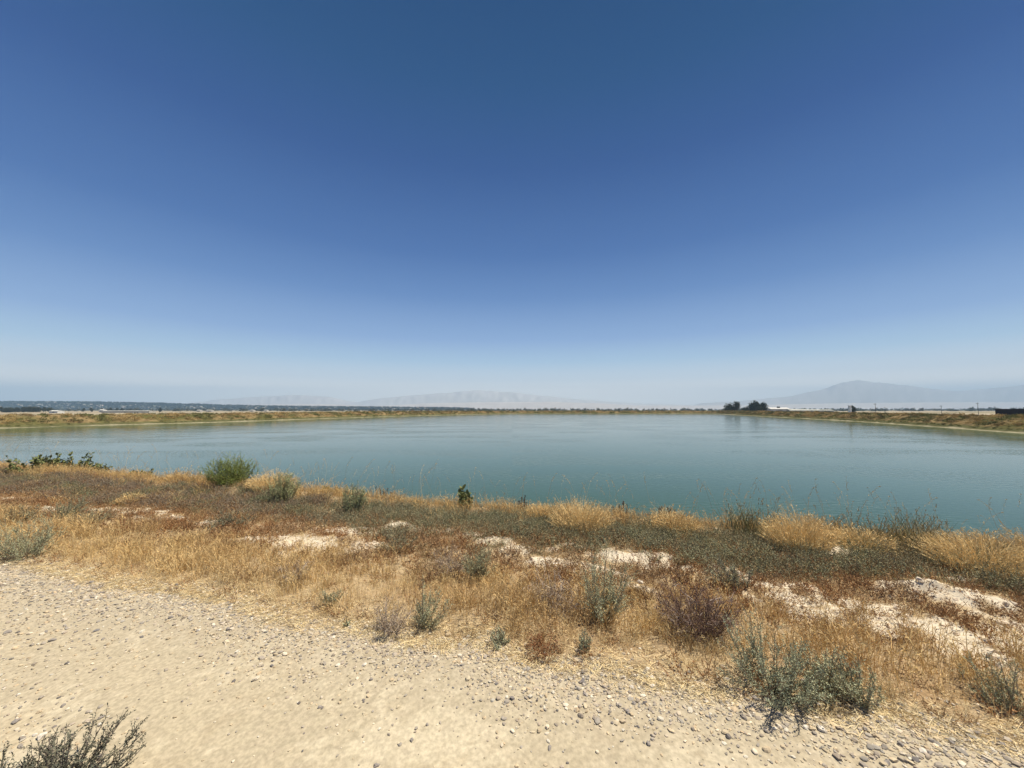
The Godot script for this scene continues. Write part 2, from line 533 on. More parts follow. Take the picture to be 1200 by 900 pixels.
# ---------------------------------------------------------------- far ground
func plain_and_hills() -> void:
	var n := FastNoiseLite.new()
	n.seed = 51; n.frequency = 0.004; n.fractal_octaves = 4
	var fx := PackedFloat32Array()
	var fz := PackedFloat32Array()
	for k in 121: fx.append(signf(k - 60) * pow(absf(k - 60) / 60.0, 3.0) * 11500.0)
	for k in 140: fz.append(900.0 - pow(k / 139.0, 3.0) * 8600.0)
	var m := sheet(fx, fz, func(x, z): return Vector3(x, PLAIN_Y, z), func(x, z):
		var v := n.get_noise_2d(x, z * 2.0)
		var c := Color(0.44, 0.36, 0.25).lerp(Color(0.20, 0.18, 0.09), smoothstep(-0.05, 0.35, v))
		return c.lerp(Color(0.52, 0.45, 0.34), smoothstep(0.1, 0.3, -v)))
	tag(part("terrain", m, M.bank, self), "", "", "", "structure")
	# ranges: the height of the skyline in parts of the distance, along x / distance
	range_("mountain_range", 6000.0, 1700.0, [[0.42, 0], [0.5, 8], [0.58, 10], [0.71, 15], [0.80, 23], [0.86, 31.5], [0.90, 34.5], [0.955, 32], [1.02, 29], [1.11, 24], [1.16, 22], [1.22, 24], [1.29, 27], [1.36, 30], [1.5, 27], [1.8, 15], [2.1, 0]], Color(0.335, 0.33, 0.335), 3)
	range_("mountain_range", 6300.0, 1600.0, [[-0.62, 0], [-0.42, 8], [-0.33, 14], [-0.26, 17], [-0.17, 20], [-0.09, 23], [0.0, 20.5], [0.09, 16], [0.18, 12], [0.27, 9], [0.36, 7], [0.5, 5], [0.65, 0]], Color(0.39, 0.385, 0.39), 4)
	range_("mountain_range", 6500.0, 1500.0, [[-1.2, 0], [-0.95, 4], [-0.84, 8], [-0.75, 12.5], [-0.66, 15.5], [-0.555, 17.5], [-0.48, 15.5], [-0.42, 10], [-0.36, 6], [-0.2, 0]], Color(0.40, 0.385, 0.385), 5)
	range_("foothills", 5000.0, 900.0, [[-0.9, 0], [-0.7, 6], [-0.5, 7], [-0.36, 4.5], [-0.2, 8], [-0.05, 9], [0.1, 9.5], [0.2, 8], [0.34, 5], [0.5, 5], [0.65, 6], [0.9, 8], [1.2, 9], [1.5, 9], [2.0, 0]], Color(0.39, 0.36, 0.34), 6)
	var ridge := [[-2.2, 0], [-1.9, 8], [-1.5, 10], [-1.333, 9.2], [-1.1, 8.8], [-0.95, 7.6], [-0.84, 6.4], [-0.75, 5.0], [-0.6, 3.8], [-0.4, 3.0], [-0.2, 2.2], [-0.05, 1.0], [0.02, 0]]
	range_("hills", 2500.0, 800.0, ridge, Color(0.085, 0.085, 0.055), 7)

func skyline(prof: Array, q: float) -> float:
	for k in prof.size() - 1:
		if q >= prof[k][0] and q <= prof[k + 1][0]:
			var f: float = (q - prof[k][0]) / (prof[k + 1][0] - prof[k][0])
			return lerpf(prof[k][1], prof[k + 1][1], f * f * (3 - 2 * f) * 0.5 + f * 0.5)
	return 0.0

func hill_height(prof: Array, dist: float, q: float, u: float, n: FastNoiseLite) -> float:
	var top := skyline(prof, q) / 450.0 * dist
	var gully := 1.0 - absf(n.get_noise_2d(q * 900.0, u * 60.0)) * 1.6
	var shape := sin(clampf(u, 0, 1) * PI)
	return top * shape * lerpf(1.0, gully, 0.10 * (1.0 - pow(shape, 6.0))) + n.get_noise_2d(q * 4000.0, u * 200.0) * top * 0.03

func range_(n: String, dist: float, deep: float, prof: Array, col: Color, seed_: int) -> void:
	var no := FastNoiseLite.new()
	no.seed = 60 + seed_; no.frequency = 0.02; no.fractal_octaves = 4
	var q0: float = prof[0][0]
	var q1: float = prof[prof.size() - 1][0]
	var a := PackedFloat32Array()
	var b := PackedFloat32Array()
	for k in 241: a.append(lerpf(q0, q1, k / 240.0))
	for k in 33: b.append(k / 32.0)
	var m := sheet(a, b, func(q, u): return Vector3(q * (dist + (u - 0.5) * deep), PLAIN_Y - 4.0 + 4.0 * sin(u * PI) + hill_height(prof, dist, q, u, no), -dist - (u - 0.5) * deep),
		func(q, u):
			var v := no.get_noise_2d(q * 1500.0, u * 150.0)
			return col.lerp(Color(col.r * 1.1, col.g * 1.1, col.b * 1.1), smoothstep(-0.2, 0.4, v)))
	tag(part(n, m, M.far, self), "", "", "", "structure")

# ---------------------------------------------------------------- far levees
func shore_path(step: float) -> Array:
	# [point, outward normal] along the shore, corners rounded
	var pts: Array[Vector2] = []
	for p in SHORE: pts.append(Vector2(p[0], p[1]))
	var cv := Curve2D.new()
	for k in pts.size():
		var tan_ := (pts[mini(k + 1, pts.size() - 1)] - pts[maxi(k - 1, 0)]) * 0.12
		cv.add_point(pts[k], -tan_, tan_)
	var out := []
	var total := cv.get_baked_length()
	var n := int(total / step)
	for k in n + 1:
		var a := cv.sample_baked(total * k / n)
		var b := cv.sample_baked(minf(total * k / n + 6.0, total))
		var c := cv.sample_baked(maxf(total * k / n - 6.0, 0))
		var d := (b - c).normalized()
		out.append([a, Vector2(-d.y, d.x)])
	return out

func levee_y(d: float) -> float:
	var prof := [[-2.5, -3.0], [0.0, -2.0], [0.9, -1.86], [2.0, -1.35], [5.2, 0.1], [6.2, 0.32], [9.8, 0.32], [14.5, -2.7]]
	for k in prof.size() - 1:
		if d <= prof[k + 1][0]:
			return lerpf(prof[k][1], prof[k + 1][1], (d - prof[k][0]) / (prof[k + 1][0] - prof[k][0]))
	return -2.7

func far_levees() -> void:
	var path := shore_path(1.6)
	var n := FastNoiseLite.new()
	n.seed = 71; n.frequency = 0.12; n.fractal_octaves = 4
	var a := PackedFloat32Array()
	var b := PackedFloat32Array()
	for k in path.size(): a.append(k)
	for k in 46: b.append(-2.5 + k * 17.0 / 45.0)
	var side := 1.0
	if (path[20][1] as Vector2).x < 0: side = -1.0      # outwards is to the right on the right shore
	var m := sheet(a, b, func(i, d):
		var p: Vector2 = path[int(i)][0]
		var o: Vector2 = path[int(i)][1] * side
		var q: Vector2 = p + o * (d + 0.35 * n.get_noise_2d(p.x * 0.5 + 90.0, p.y * 0.5))
		return Vector3(q.x, levee_y(d) + 0.14 * n.get_noise_2d(q.x * 3.0, q.y * 3.0) * smoothstep(0.6, 2.5, d), q.y),
		func(i, d):
			var p: Vector2 = path[int(i)][0] + path[int(i)][1] * side * d
			var v := n.get_noise_2d(p.x, p.y)
			var c := Color(0.30, 0.22, 0.11).lerp(Color(0.13, 0.125, 0.05), smoothstep(-0.15, 0.25, v))
			var e: float = d + v * 0.9
			c = Color(0.13, 0.13, 0.06).lerp(c, smoothstep(1.4, 2.4, e))
			c = Color(0.37, 0.34, 0.235).lerp(c, smoothstep(0.45, 0.8, e))
			return c.lerp(Color(0.50, 0.41, 0.27), smoothstep(6.2, 7.0, e) * (1.0 - smoothstep(8.8, 9.6, e))))
	tag(part("embankment", m, M.bank, self), "", "", "", "structure")
	# scrub on the inner slope and crest: nobody could count it from here
	var root := Node3D.new()
	root.name = "bank_scrub"
	add_child(root)
	tag(root, "olive and straw scrub covering the far banks of the reservoir", "scrub", "", "stuff")
	for variant in 3:
		begin()
		for k in 90:
			var r := sqrt(rng.randf()) * 0.5
			var an := rng.randf() * TAU
			var p := Vector3(cos(an) * r, rng.randf() * 0.55 * sqrt(1.0 - r * r * 3.6), sin(an) * r)
			leaf(p, (rnd_dir() + Vector3(0, 0.9, 0)).normalized(), rng.randf_range(0.12, 0.28), rng.randf_range(0.04, 0.09), vary(Color(1, 1, 1), 0.3))
		var mesh := finish()
		var places := []
		for k in 5200:
			var i := int(rng.randf() * (path.size() - 1))
			var p: Vector2 = path[i][0]
			var near := p.length() < 190.0
			if not near and rng.randf() < 0.45: continue
			var d := rng.randf_range(1.2, 9.6)
			if d > 6.6 and d < 8.6 and rng.randf() < 0.8: continue
			var q: Vector2 = p + path[i][1] * side * d + Vector2(rng.randf_range(-1, 1), rng.randf_range(-1, 1))
			var v := n.get_noise_2d(q.x * 0.8 + 50.0, q.y * 0.8) + rng.randf_range(-0.12, 0.12)
			var c := Color(0.15, 0.15, 0.06) if v > 0.02 else (Color(0.40, 0.29, 0.13) if v < -0.16 else Color(0.24, 0.17, 0.08))
			if d < 2.2: c = Color(0.14, 0.145, 0.06)
			var sc := rng.randf_range(0.5, 1.25) * (0.55 if d < 2.4 else 1.0) * (1.0 if near else 1.4)
			var bs := Basis(Vector3.UP, rng.randf() * TAU).scaled(Vector3(sc, sc * rng.randf_range(0.55, 1.0), sc))
			places.append([Transform3D(bs, Vector3(q.x, levee_y(d) - 0.06, q.y)), vary(c, 0.2)])
		scatter("scrub", mesh, M.leaf, places, "", "", root)

# ---------------------------------------------------------------- far things
func crown_mesh(w: float, h: float, base: float, count: int, size: float, col: Color) -> ArrayMesh:
	begin()
	var lobes := []
	for k in 13:
		var y := rng.randf_range(base + 0.1 * h, h * 0.9)
		var r := w * 0.5 * rng.randf_range(0.25, 0.75) * (1.15 - 0.6 * y / h)
		var an := rng.randf() * TAU
		lobes.append([Vector3(cos(an) * r, y, sin(an) * r), w * rng.randf_range(0.20, 0.34)])
	lobes.append([Vector3(0, h * 0.86, 0), w * 0.17])
	for k in count:
		var l: Array = lobes[k % lobes.size()]
		var p: Vector3 = l[0] + rnd_dir() * l[1] * pow(rng.randf(), 0.4) * Vector3(1, 1.1, 1)
		leaf(p, rnd_dir(), size * rng.randf_range(0.6, 1.4), size * rng.randf_range(0.4, 0.8), vary(col, 0.3))
	return finish()

func tree(n: String, at: Vector3, w: float, h: float, label: String, group: String, col: Color) -> void:
	var o := thing(n, at, label, "tree", group)
	begin()
	tube([Vector3(0, -0.3, 0), Vector3(0.1, h * 0.25, 0.05), Vector3(-0.1, h * 0.5, 0), Vector3(0.1, h * 0.8, 0)], w * 0.05, w * 0.015, 6, Color(0.10, 0.08, 0.06))
	for k in 5:
		var an := rng.randf() * TAU
		var y := h * rng.randf_range(0.25, 0.5)
		tube([Vector3(0, y, 0), Vector3(cos(an) * w * 0.18, y + h * 0.12, sin(an) * w * 0.18), Vector3(cos(an) * w * 0.3, y + h * 0.28, sin(an) * w * 0.3)], w * 0.025, w * 0.008, 5, Color(0.10, 0.08, 0.06))
	part("trunk", finish(), M.twig, o)
	part("crown", crown_mesh(w, h, h * 0.10, 2200, w * 0.085, col), M.leaf, o)

const ORD := ["first", "second", "third", "fourth", "fifth", "sixth", "seventh", "eighth", "ninth", "tenth", "eleventh", "twelfth"]

func px(p: float, d: float, y: float) -> Vector3:
	return Vector3((p - 600.0) / 450.0 * d, y, -d)

func shed(n: String, at: Vector3, w: float, deep: float, h: float, roof: float, wall_c: Color, roof_c: Color, label: String, category: String, group := "") -> Node3D:
	var o := thing(n, at, label, category, group)
	begin()
	box(Vector3(-w / 2, 0, -deep / 2), Vector3(w / 2, h, deep / 2), wall_c)
	part("wall", finish(), M.paint, o)
	begin()
	var e := 0.25
	for s in [-1.0, 1.0]:
		quad(Vector3(-w / 2 - e, h - 0.05, s * (deep / 2 + e)), Vector3(w / 2 + e, h - 0.05, s * (deep / 2 + e)), Vector3(w / 2 + e, h + roof, 0), Vector3(-w / 2 - e, h + roof, 0), roof_c)
		tri(Vector3(s * w / 2, h, -deep / 2), Vector3(s * w / 2, h + roof, 0), Vector3(s * w / 2, h, deep / 2), wall_c)
	part("roof", finish(), M.paint, o)
	begin()
	var door_w := minf(3.0, w * 0.3)
	box(Vector3(-door_w / 2, 0, deep / 2), Vector3(door_w / 2, h * 0.75, deep / 2 + 0.06), wall_c * Color(0.5, 0.5, 0.5))
	part("door", finish(), M.paint, o)
	return o

func far_things() -> void:
	# the grove beyond the right bank
	var dark := Color(0.055, 0.062, 0.038)
	var grove := [[855.0, 400.0, 9.0, 9.6, "broad dark tree at the left end of the grove"], [862.5, 396.0, 7.0, 12.6, "tall dark tree with a raised tip in the left half of the grove"],
		[871.5, 404.0, 5.0, 7.4, "small dark tree in the gap of the grove"], [875.5, 398.0, 4.5, 6.8, "lowest dark tree in the gap of the grove"], [880.5, 402.0, 8.5, 10.2, "dark tree just right of the gap in the grove"],
		[886.5, 397.0, 8.0, 12.8, "tallest dark tree in the right half of the grove"], [893.0, 400.0, 7.5, 12.2, "tall dark tree at the right end of the grove"], [889.5, 408.0, 8.0, 10.4, "dark tree standing behind the right half of the grove"]]
	for a in grove:
		tree("grove_tree", px(a[0], a[1], PLAIN_Y), a[2] * 1.35, a[3] - 1.0, a[4], "trees of the dark grove beyond the right bank", dark)
	tree("grove_tree", px(998.5, 300.0, PLAIN_Y), 5.0, 7.0, "lone small tree beside the pale standpipe", "trees beyond the banks", dark)
	for k in 12:
		tree("field_tree", px(2.0 + k * 5.1 + rng.randf_range(-2, 2), 560.0 + rng.randf_range(-25, 25), PLAIN_Y), rng.randf_range(6, 9), rng.randf_range(5.5, 8.0), ORD[k] + " dark tree from the left in the row beyond the left bank", "tree row beyond the left bank", dark)
	var singles := [99.0, 108.0, 120.0, 131.0, 138.0, 143.5, 189.0]
	for k in singles.size():
		tree("field_tree", px(singles[k], 620.0 + rng.randf_range(-20, 20), PLAIN_Y), rng.randf_range(4, 6), rng.randf_range(6.0, 7.5), ORD[k] + " single dark tree from the left among pale sheds beyond the left bank", "single trees beyond the left bank", dark)

	# buildings
	var white := Color(0.58, 0.57, 0.54)
	var w := shed("warehouse", px(909.5, 430.0, PLAIN_Y), 22.0, 14.0, 4.8, 1.6, Color(0.42, 0.42, 0.40), Color(0.50, 0.50, 0.49), "white low warehouse right beside the dark grove", "warehouse")
	begin()
	box(Vector3(0.0, 6.0, 0.2), Vector3(2.2, 7.4, 2.4), Color(0.05, 0.05, 0.055))
	part("roof_unit", finish(), M.paint, w.get_node("roof"))
	var names := ["nearest to the warehouse", "second from the warehouse", "third from the warehouse", "farthest from the warehouse"]
	for k in 4:
		shed("greenhouse", px(927.5 + k * 13.0, 424.0 + k * 3.0, PLAIN_Y), 11.4, 9.0, 3.2, 1.5 - 0.2 * k, Color(0.30, 0.31, 0.28), Color(0.36, 0.37, 0.34), "pale grey greenhouse in the row beyond the right bank, " + names[k], "greenhouse", "pale greenhouses beyond the right bank")
	shed("farm_shed", px(68.0, 440.0, PLAIN_Y), 9.6, 7.0, 2.4, 0.8, white, white, "short bright white shed beyond the left bank", "shed", "pale sheds beyond the left bank")
	shed("farm_shed", px(152.0, 500.0, PLAIN_Y), 62.0, 9.0, 2.2, 0.5, Color(0.42, 0.40, 0.36), Color(0.46, 0.44, 0.40), "very long pale low shed beyond the left bank", "shed", "pale sheds beyond the left bank")
	shed("farm_shed", px(122.0, 600.0, PLAIN_Y), 7.0, 6.0, 3.4, 1.0, white, white, "small white shed behind the long pale shed", "shed", "pale sheds beyond the left bank")
	for a in [[235.0, 760.0, 9.0, 0], [247.0, 780.0, 14.0, 1], [297.0, 800.0, 9.0, 2], [313.0, 820.0, 8.0, 3]]:
		shed("farm_house", px(a[0], a[1], PLAIN_Y), a[2] * 0.8, 7.0, 2.6, 1.0, Color(0.45, 0.43, 0.40), Color(0.50, 0.48, 0.45), ORD[int(a[3])] + " tiny pale house from the left in the plain left of centre", "house", "tiny white houses in the plain")
	# the long dark shed with ribbed walls at the right edge
	var ds := thing("dark_shed", Vector3(199.5, PLAIN_Y, -140.0), "long dark shed cut by the right edge of the picture", "shed")
	begin()
	box(Vector3(-17.5, 0, -5), Vector3(17.5, 4.1, 5), Color(0.022, 0.019, 0.02))
	part("wall", finish(), M.far, ds)
	begin()
	box(Vector3(-0.1, 0, 5.0), Vector3(0.1, 4.1, 5.12), Color(0.05, 0.045, 0.045))
	var rib := finish()
	for k in 12: part("wall_rib", rib, M.far, ds).position.x = -17.2 + k * 3.1
	begin()
	box(Vector3(-17.8, 4.1, -5.3), Vector3(17.8, 4.3, 5.3), Color(0.035, 0.03, 0.032))
	part("roof", finish(), M.far, ds)

	# standpipe on the bank
	var sp := thing("standpipe", Vector3(116.5, 0.25, -132.7), "pale round concrete standpipe on the right bank", "standpipe")
	begin()
	tube([Vector3(0, -0.3, 0), Vector3(0, 2.55, 0)], 0.42, 0.42, 14, Color(0.85, 0.84, 0.81))
	part("pipe", finish(), M.paint, sp)
	begin()
	tube([Vector3(0, 2.5, 0), Vector3(0, 2.75, 0)], 0.48, 0.48, 14, Color(0.7, 0.69, 0.65))
	tube([Vector3(0, 2.75, 0), Vector3(0, 2.78, 0)], 0.48, 0.02, 14, Color(0.55, 0.53, 0.49))
	part("rim", finish(), M.paint, sp)
	begin()
	tube([Vector3(0, -0.2, 0), Vector3(0, 0.16, 0)], 0.62, 0.58, 14, Color(0.50, 0.47, 0.42))
	tube([Vector3(0, 0.16, 0), Vector3(0, 0.17, 0)], 0.58, 0.3, 14, Color(0.50, 0.47, 0.42))
	part("footing", finish(), M.paint, sp)

	var poles := [[1025.0, 300.0, 8.9, "tall utility pole nearest the lone tree"], [1036.0, 420.0, 6.6, "short distant utility pole right of the tall one"], [1057.0, 480.0, 6.8, "faint utility pole between the two tall ones"],
		[1102.0, 330.0, 7.6, "utility pole in the middle of the pale field"], [1145.0, 300.0, 9.4, "tallest utility pole left of the dark shed"]]
	for a in poles:
		var po := thing("utility_pole", px(a[0], a[1], PLAIN_Y), a[3] + " beyond the right bank", "utility pole", "utility poles beyond the right bank")
		var wd := Color(0.07, 0.055, 0.045)
		begin()
		tube([Vector3(0, -0.3, 0), Vector3(0, a[2], 0)], 0.16, 0.11, 7, wd)
		part("pole", finish(), M.twig, po)
		begin()
		box(Vector3(-1.2, a[2] - 0.7, -0.22), Vector3(1.2, a[2] - 0.5, -0.14), wd)
		var arm := part("crossarm", finish(), M.twig, po)
		for q in [-1.0, -0.4, 0.4, 1.0]:
			begin()
			tube([Vector3(q, a[2] - 0.5, -0.18), Vector3(q, a[2] - 0.3, -0.18)], 0.06, 0.04, 6, Color(0.3, 0.3, 0.3))
			part("insulator", finish(), M.paint, arm)

	# the far tree line and the town on the ridge: one mass
	var far_crown := crown_mesh(1.0, 1.0, 0.05, 70, 0.3, Color(1, 1, 1))
	var places := []
	for k in 1500:
		var p := rng.randf_range(-160, 1380)
		var d := rng.randf_range(900, 1900)
		var tall := rng.randf_range(3.5, 7.5)
		if p > 1130: tall *= 1.25
		if p > 660 and p < 840: tall *= rng.randf_range(0.7, 1.2)
		var sc := rng.randf_range(6, 14)
		places.append([Transform3D(Basis(Vector3.UP, rng.randf() * TAU).scaled(Vector3(sc, tall, sc)), px(p, d, PLAIN_Y - 0.3)), vary(Color(0.09, 0.095, 0.065), 0.35)])
	scatter("far_tree_line", far_crown, M.leaf, places, "dark line of distant trees along the horizon across the plain", "trees")
	var prof := [[-2.2, 0], [-1.9, 8], [-1.5, 10], [-1.333, 9.2], [-1.1, 8.8], [-0.95, 7.6], [-0.84, 6.4], [-0.75, 5.0], [-0.6, 3.8], [-0.4, 3.0], [-0.2, 2.2], [-0.05, 1.0], [0.02, 0]]
	var no := FastNoiseLite.new()
	no.seed = 67; no.frequency = 0.02; no.fractal_octaves = 4
	places = []
	var houses := []
	for k in 5200:
		var q := rng.randf_range(-1.75, -0.1)
		var u := rng.randf_range(0.02, 0.55)
		var at := Vector3(q * (2500.0 + (u - 0.5) * 800.0), PLAIN_Y - 5.0 + 4.0 * sin(u * PI) + hill_height(prof, 2500.0, q, u, no), -2500.0 - (u - 0.5) * 800.0)
		if k % 9 == 0 and u < 0.45:
			houses.append([Transform3D(Basis(Vector3.UP, rng.randf() * TAU).scaled(Vector3(rng.randf_range(8, 16), rng.randf_range(4, 7), 9)), at), vary(Color(0.55, 0.52, 0.48), 0.2)])
		else:
			var sc := rng.randf_range(9, 20)
			places.append([Transform3D(Basis(Vector3.UP, rng.randf() * TAU).scaled(Vector3(sc, rng.randf_range(6, 10), sc)), at), vary(Color(0.05, 0.055, 0.04), 0.35)])
	scatter("ridge_woods", far_crown, M.leaf, places, "dark blue-grey woods covering the low ridge at left", "woods")
	begin()
	box(Vector3(-0.5, 0, -0.5), Vector3(0.5, 0.9, 0.5), Color.WHITE)
	quad(Vector3(-0.52, 0.9, 0.55), Vector3(0.52, 0.9, 0.55), Vector3(0.52, 1.25, 0), Vector3(-0.52, 1.25, 0), Color(0.7, 0.65, 0.6))
	quad(Vector3(-0.52, 0.9, -0.55), Vector3(0.52, 0.9, -0.55), Vector3(0.52, 1.25, 0), Vector3(-0.52, 1.25, 0), Color(0.7, 0.65, 0.6))
	scatter("ridge_houses", finish(), M.far, houses, "pale specks of houses scattered over the wooded ridge at left", "houses")

# ---------------------------------------------------------------- single plants
const GREY_GREEN := Color(0.335, 0.345, 0.225)
const STRAW := Color(0.70, 0.515, 0.25)

func arc(p: Vector3, an: float, r: float, h: float, n: int, wob: float) -> Array:
	# a stem that leaves the base outwards and turns upwards
	var pts := []
	for k in n + 1:
		var f := float(k) / n
		var rr := r * pow(f, 0.75)
		var a := an + wob * f
		pts.append(p + Vector3(cos(a) * rr, h * pow(f, 1.25), sin(a) * rr))
	return pts

func leafy(W: float, H: float, col: Color, stem_col: Color, density: float, far: bool, low: float, least := 0.38) -> Array:
	# [stems, foliage] of a small-leaved shrub
	var ls := 0.0165 if far else 0.0118
	var stems := clampi(int((9 + W * 62) * density * rng.randf_range(0.85, 1.15)), 8, 130)
	var woody := []
	var lean := Vector3(rng.randf_range(-0.2, 0.2), 0, rng.randf_range(-0.2, 0.2)) * W * (1.0 if least < 0.5 else 0.3)
	col = vary(col, 0.14)
	begin()
	var SV := PackedVector3Array(); var SC := PackedColorArray(); var SI := PackedInt32Array()
	for k in stems:
		var an := rng.randf() * TAU
		var r := 0.5 * W * sqrt(rng.randf()) * rng.randf_range(0.85, 1.12)
		var h := H * rng.randf_range(least, 1.12) * (1.0 - low * pow(2.0 * r / W, 2.0) * 0.5)
		woody.append(arc(Vector3(rng.randf_range(-0.06, 0.06) * W, -0.02, rng.randf_range(-0.06, 0.06) * W), an, r, h, 6, rng.randf_range(-0.6, 0.6)))
		for k2 in woody[k].size(): woody[k][k2] += lean * (float(k2) / 6.0)
	var twigs := []
	for pts in woody:
		var count := clampi(int(H * 34 * density) + 6, 6, 17)
		for k in count:
			var f: float = rng.randf_range(0.18, 1.0) * (pts.size() - 1)
			var i := mini(int(f), pts.size() - 2)
			var p: Vector3 = pts[i].lerp(pts[i + 1], f - i)
			var d: Vector3 = ((pts[i + 1] - pts[i]).normalized() * 1.0 + rnd_dir() * 0.85 + Vector3(0, 0.35, 0)).normalized()
			var l := minf(H, 0.5) * rng.randf_range(0.10, 0.26)
			twigs.append([p, p + d * l])
	for tw in twigs:
		var d: Vector3 = (tw[1] - tw[0])
		var n := clampi(int(d.length() / ls * 2.6), 6, 22)
		var tone := vary(col, 0.22)
		if rng.randf() < 0.12: continue        # a bare dry twig
		for k in n:
			var p: Vector3 = tw[0] + d * ((k + rng.randf()) / n)
			leaf(p, (d.normalized() * 0.7 + rnd_dir()).normalized(), ls * rng.randf_range(0.7, 1.35), ls * rng.randf_range(0.32, 0.5), vary(tone, 0.14))
	var foliage := finish()
	begin()
	for pts in woody: tube(pts, 0.0028 if not far else 0.004, 0.0012, 4, vary(stem_col, 0.2))
	for tw in twigs: strand([tw[0], tw[1]], 0.0022, 0.001, vary(stem_col, 0.2))
	return [finish(), foliage]

func twiggy(W: float, H: float, col: Color, pale: Color, bits: Color, amount: float) -> Array:
	# a dead bush: forking bare twigs with a few dry bits left on them
	var ends := []
	begin()
	var n := clampi(int((8 + W * 40) * amount), 8, 90)
	for k in n:
		var an := rng.randf() * TAU
		var r := 0.42 * W * sqrt(rng.randf())
		var pts := arc(Vector3(rng.randf_range(-0.04, 0.04), -0.02, rng.randf_range(-0.04, 0.04)), an, r, H * rng.randf_range(0.4, 0.8), 4, rng.randf_range(-0.9, 0.9))
		var c := pale if rng.randf() < 0.13 else col
		tube(pts, 0.0034, 0.0016, 4, vary(c, 0.2))
		for j in 7:
			var i := rng.randi_range(1, 4)
			var a: Vector3 = pts[i].lerp(pts[i - 1], rng.randf())
			var d := (rnd_dir() + Vector3(cos(an), 0.7, sin(an)) * 0.7).normalized()
			var b := a + d * minf(H, 0.4) * rng.randf_range(0.16, 0.36)
			var c2 := pale if rng.randf() < 0.16 else col
			strand([a, a.lerp(b, 0.5) + rnd_dir() * 0.012, b], 0.0034, 0.0016, vary(c2, 0.25))
			for q in 4:
				var e := a.lerp(b, rng.randf_range(0.3, 1.0))
				var e2 := e + (d + rnd_dir() * 1.2).normalized() * rng.randf_range(0.02, 0.06)
				strand([e, e2], 0.0024, 0.001, vary(c2, 0.25))
				ends.append([e, e2])
	var stems := finish()
	begin()
	for e in ends:
		for q in 3:
			if rng.randf() < 0.75:
				leaf((e[0] as Vector3).lerp(e[1], rng.randf()), rnd_dir(), rng.randf_range(0.006, 0.014), rng.randf_range(0.003, 0.006), vary(bits, 0.3))
	return [stems, finish()]

func mound(W: float, H: float, col: Color) -> Array:
	# a heap of arching dry stalks with feathery seed branches
	begin()
	var heads := []
	var n := clampi(int(900 * W * (0.4 + H)), 160, 1300)
	for k in n:
		var an := rng.randf() * TAU
		var b0 := sqrt(rng.randf()) * 0.34 * W
		var p := Vector3(cos(an) * b0, -0.02, sin(an) * b0)
		var a2 := an + rng.randf_range(-0.9, 0.9)
		var out := Vector3(cos(a2), 0, sin(a2))
		var h := H * rng.randf_range(0.45, 1.0) * (1.05 - 0.5 * b0 / (0.34 * W))
		var reach := rng.randf_range(0.04, 0.20) * W
		var q := p + out * reach * 0.35 + Vector3(0, h * 0.62, 0)
		var e := p + out * reach + Vector3(0, h * rng.randf_range(0.88, 1.0), 0)
		var c := vary(col, 0.2)
		strand([p, q, e], 0.0050, 0.0018, c)
		heads.append([q, e, c])
	var stems := finish()
	begin()
	for hd in heads:
		for j in 3:
			var p: Vector3 = (hd[0] as Vector3).lerp(hd[1], rng.randf_range(0.3, 1.0))
			leaf(p, ((hd[1] - hd[0]).normalized() + rnd_dir() * 0.9).normalized(), rng.randf_range(0.018, 0.045), rng.randf_range(0.003, 0.007), vary(hd[2], 0.15))
	return [stems, finish()]

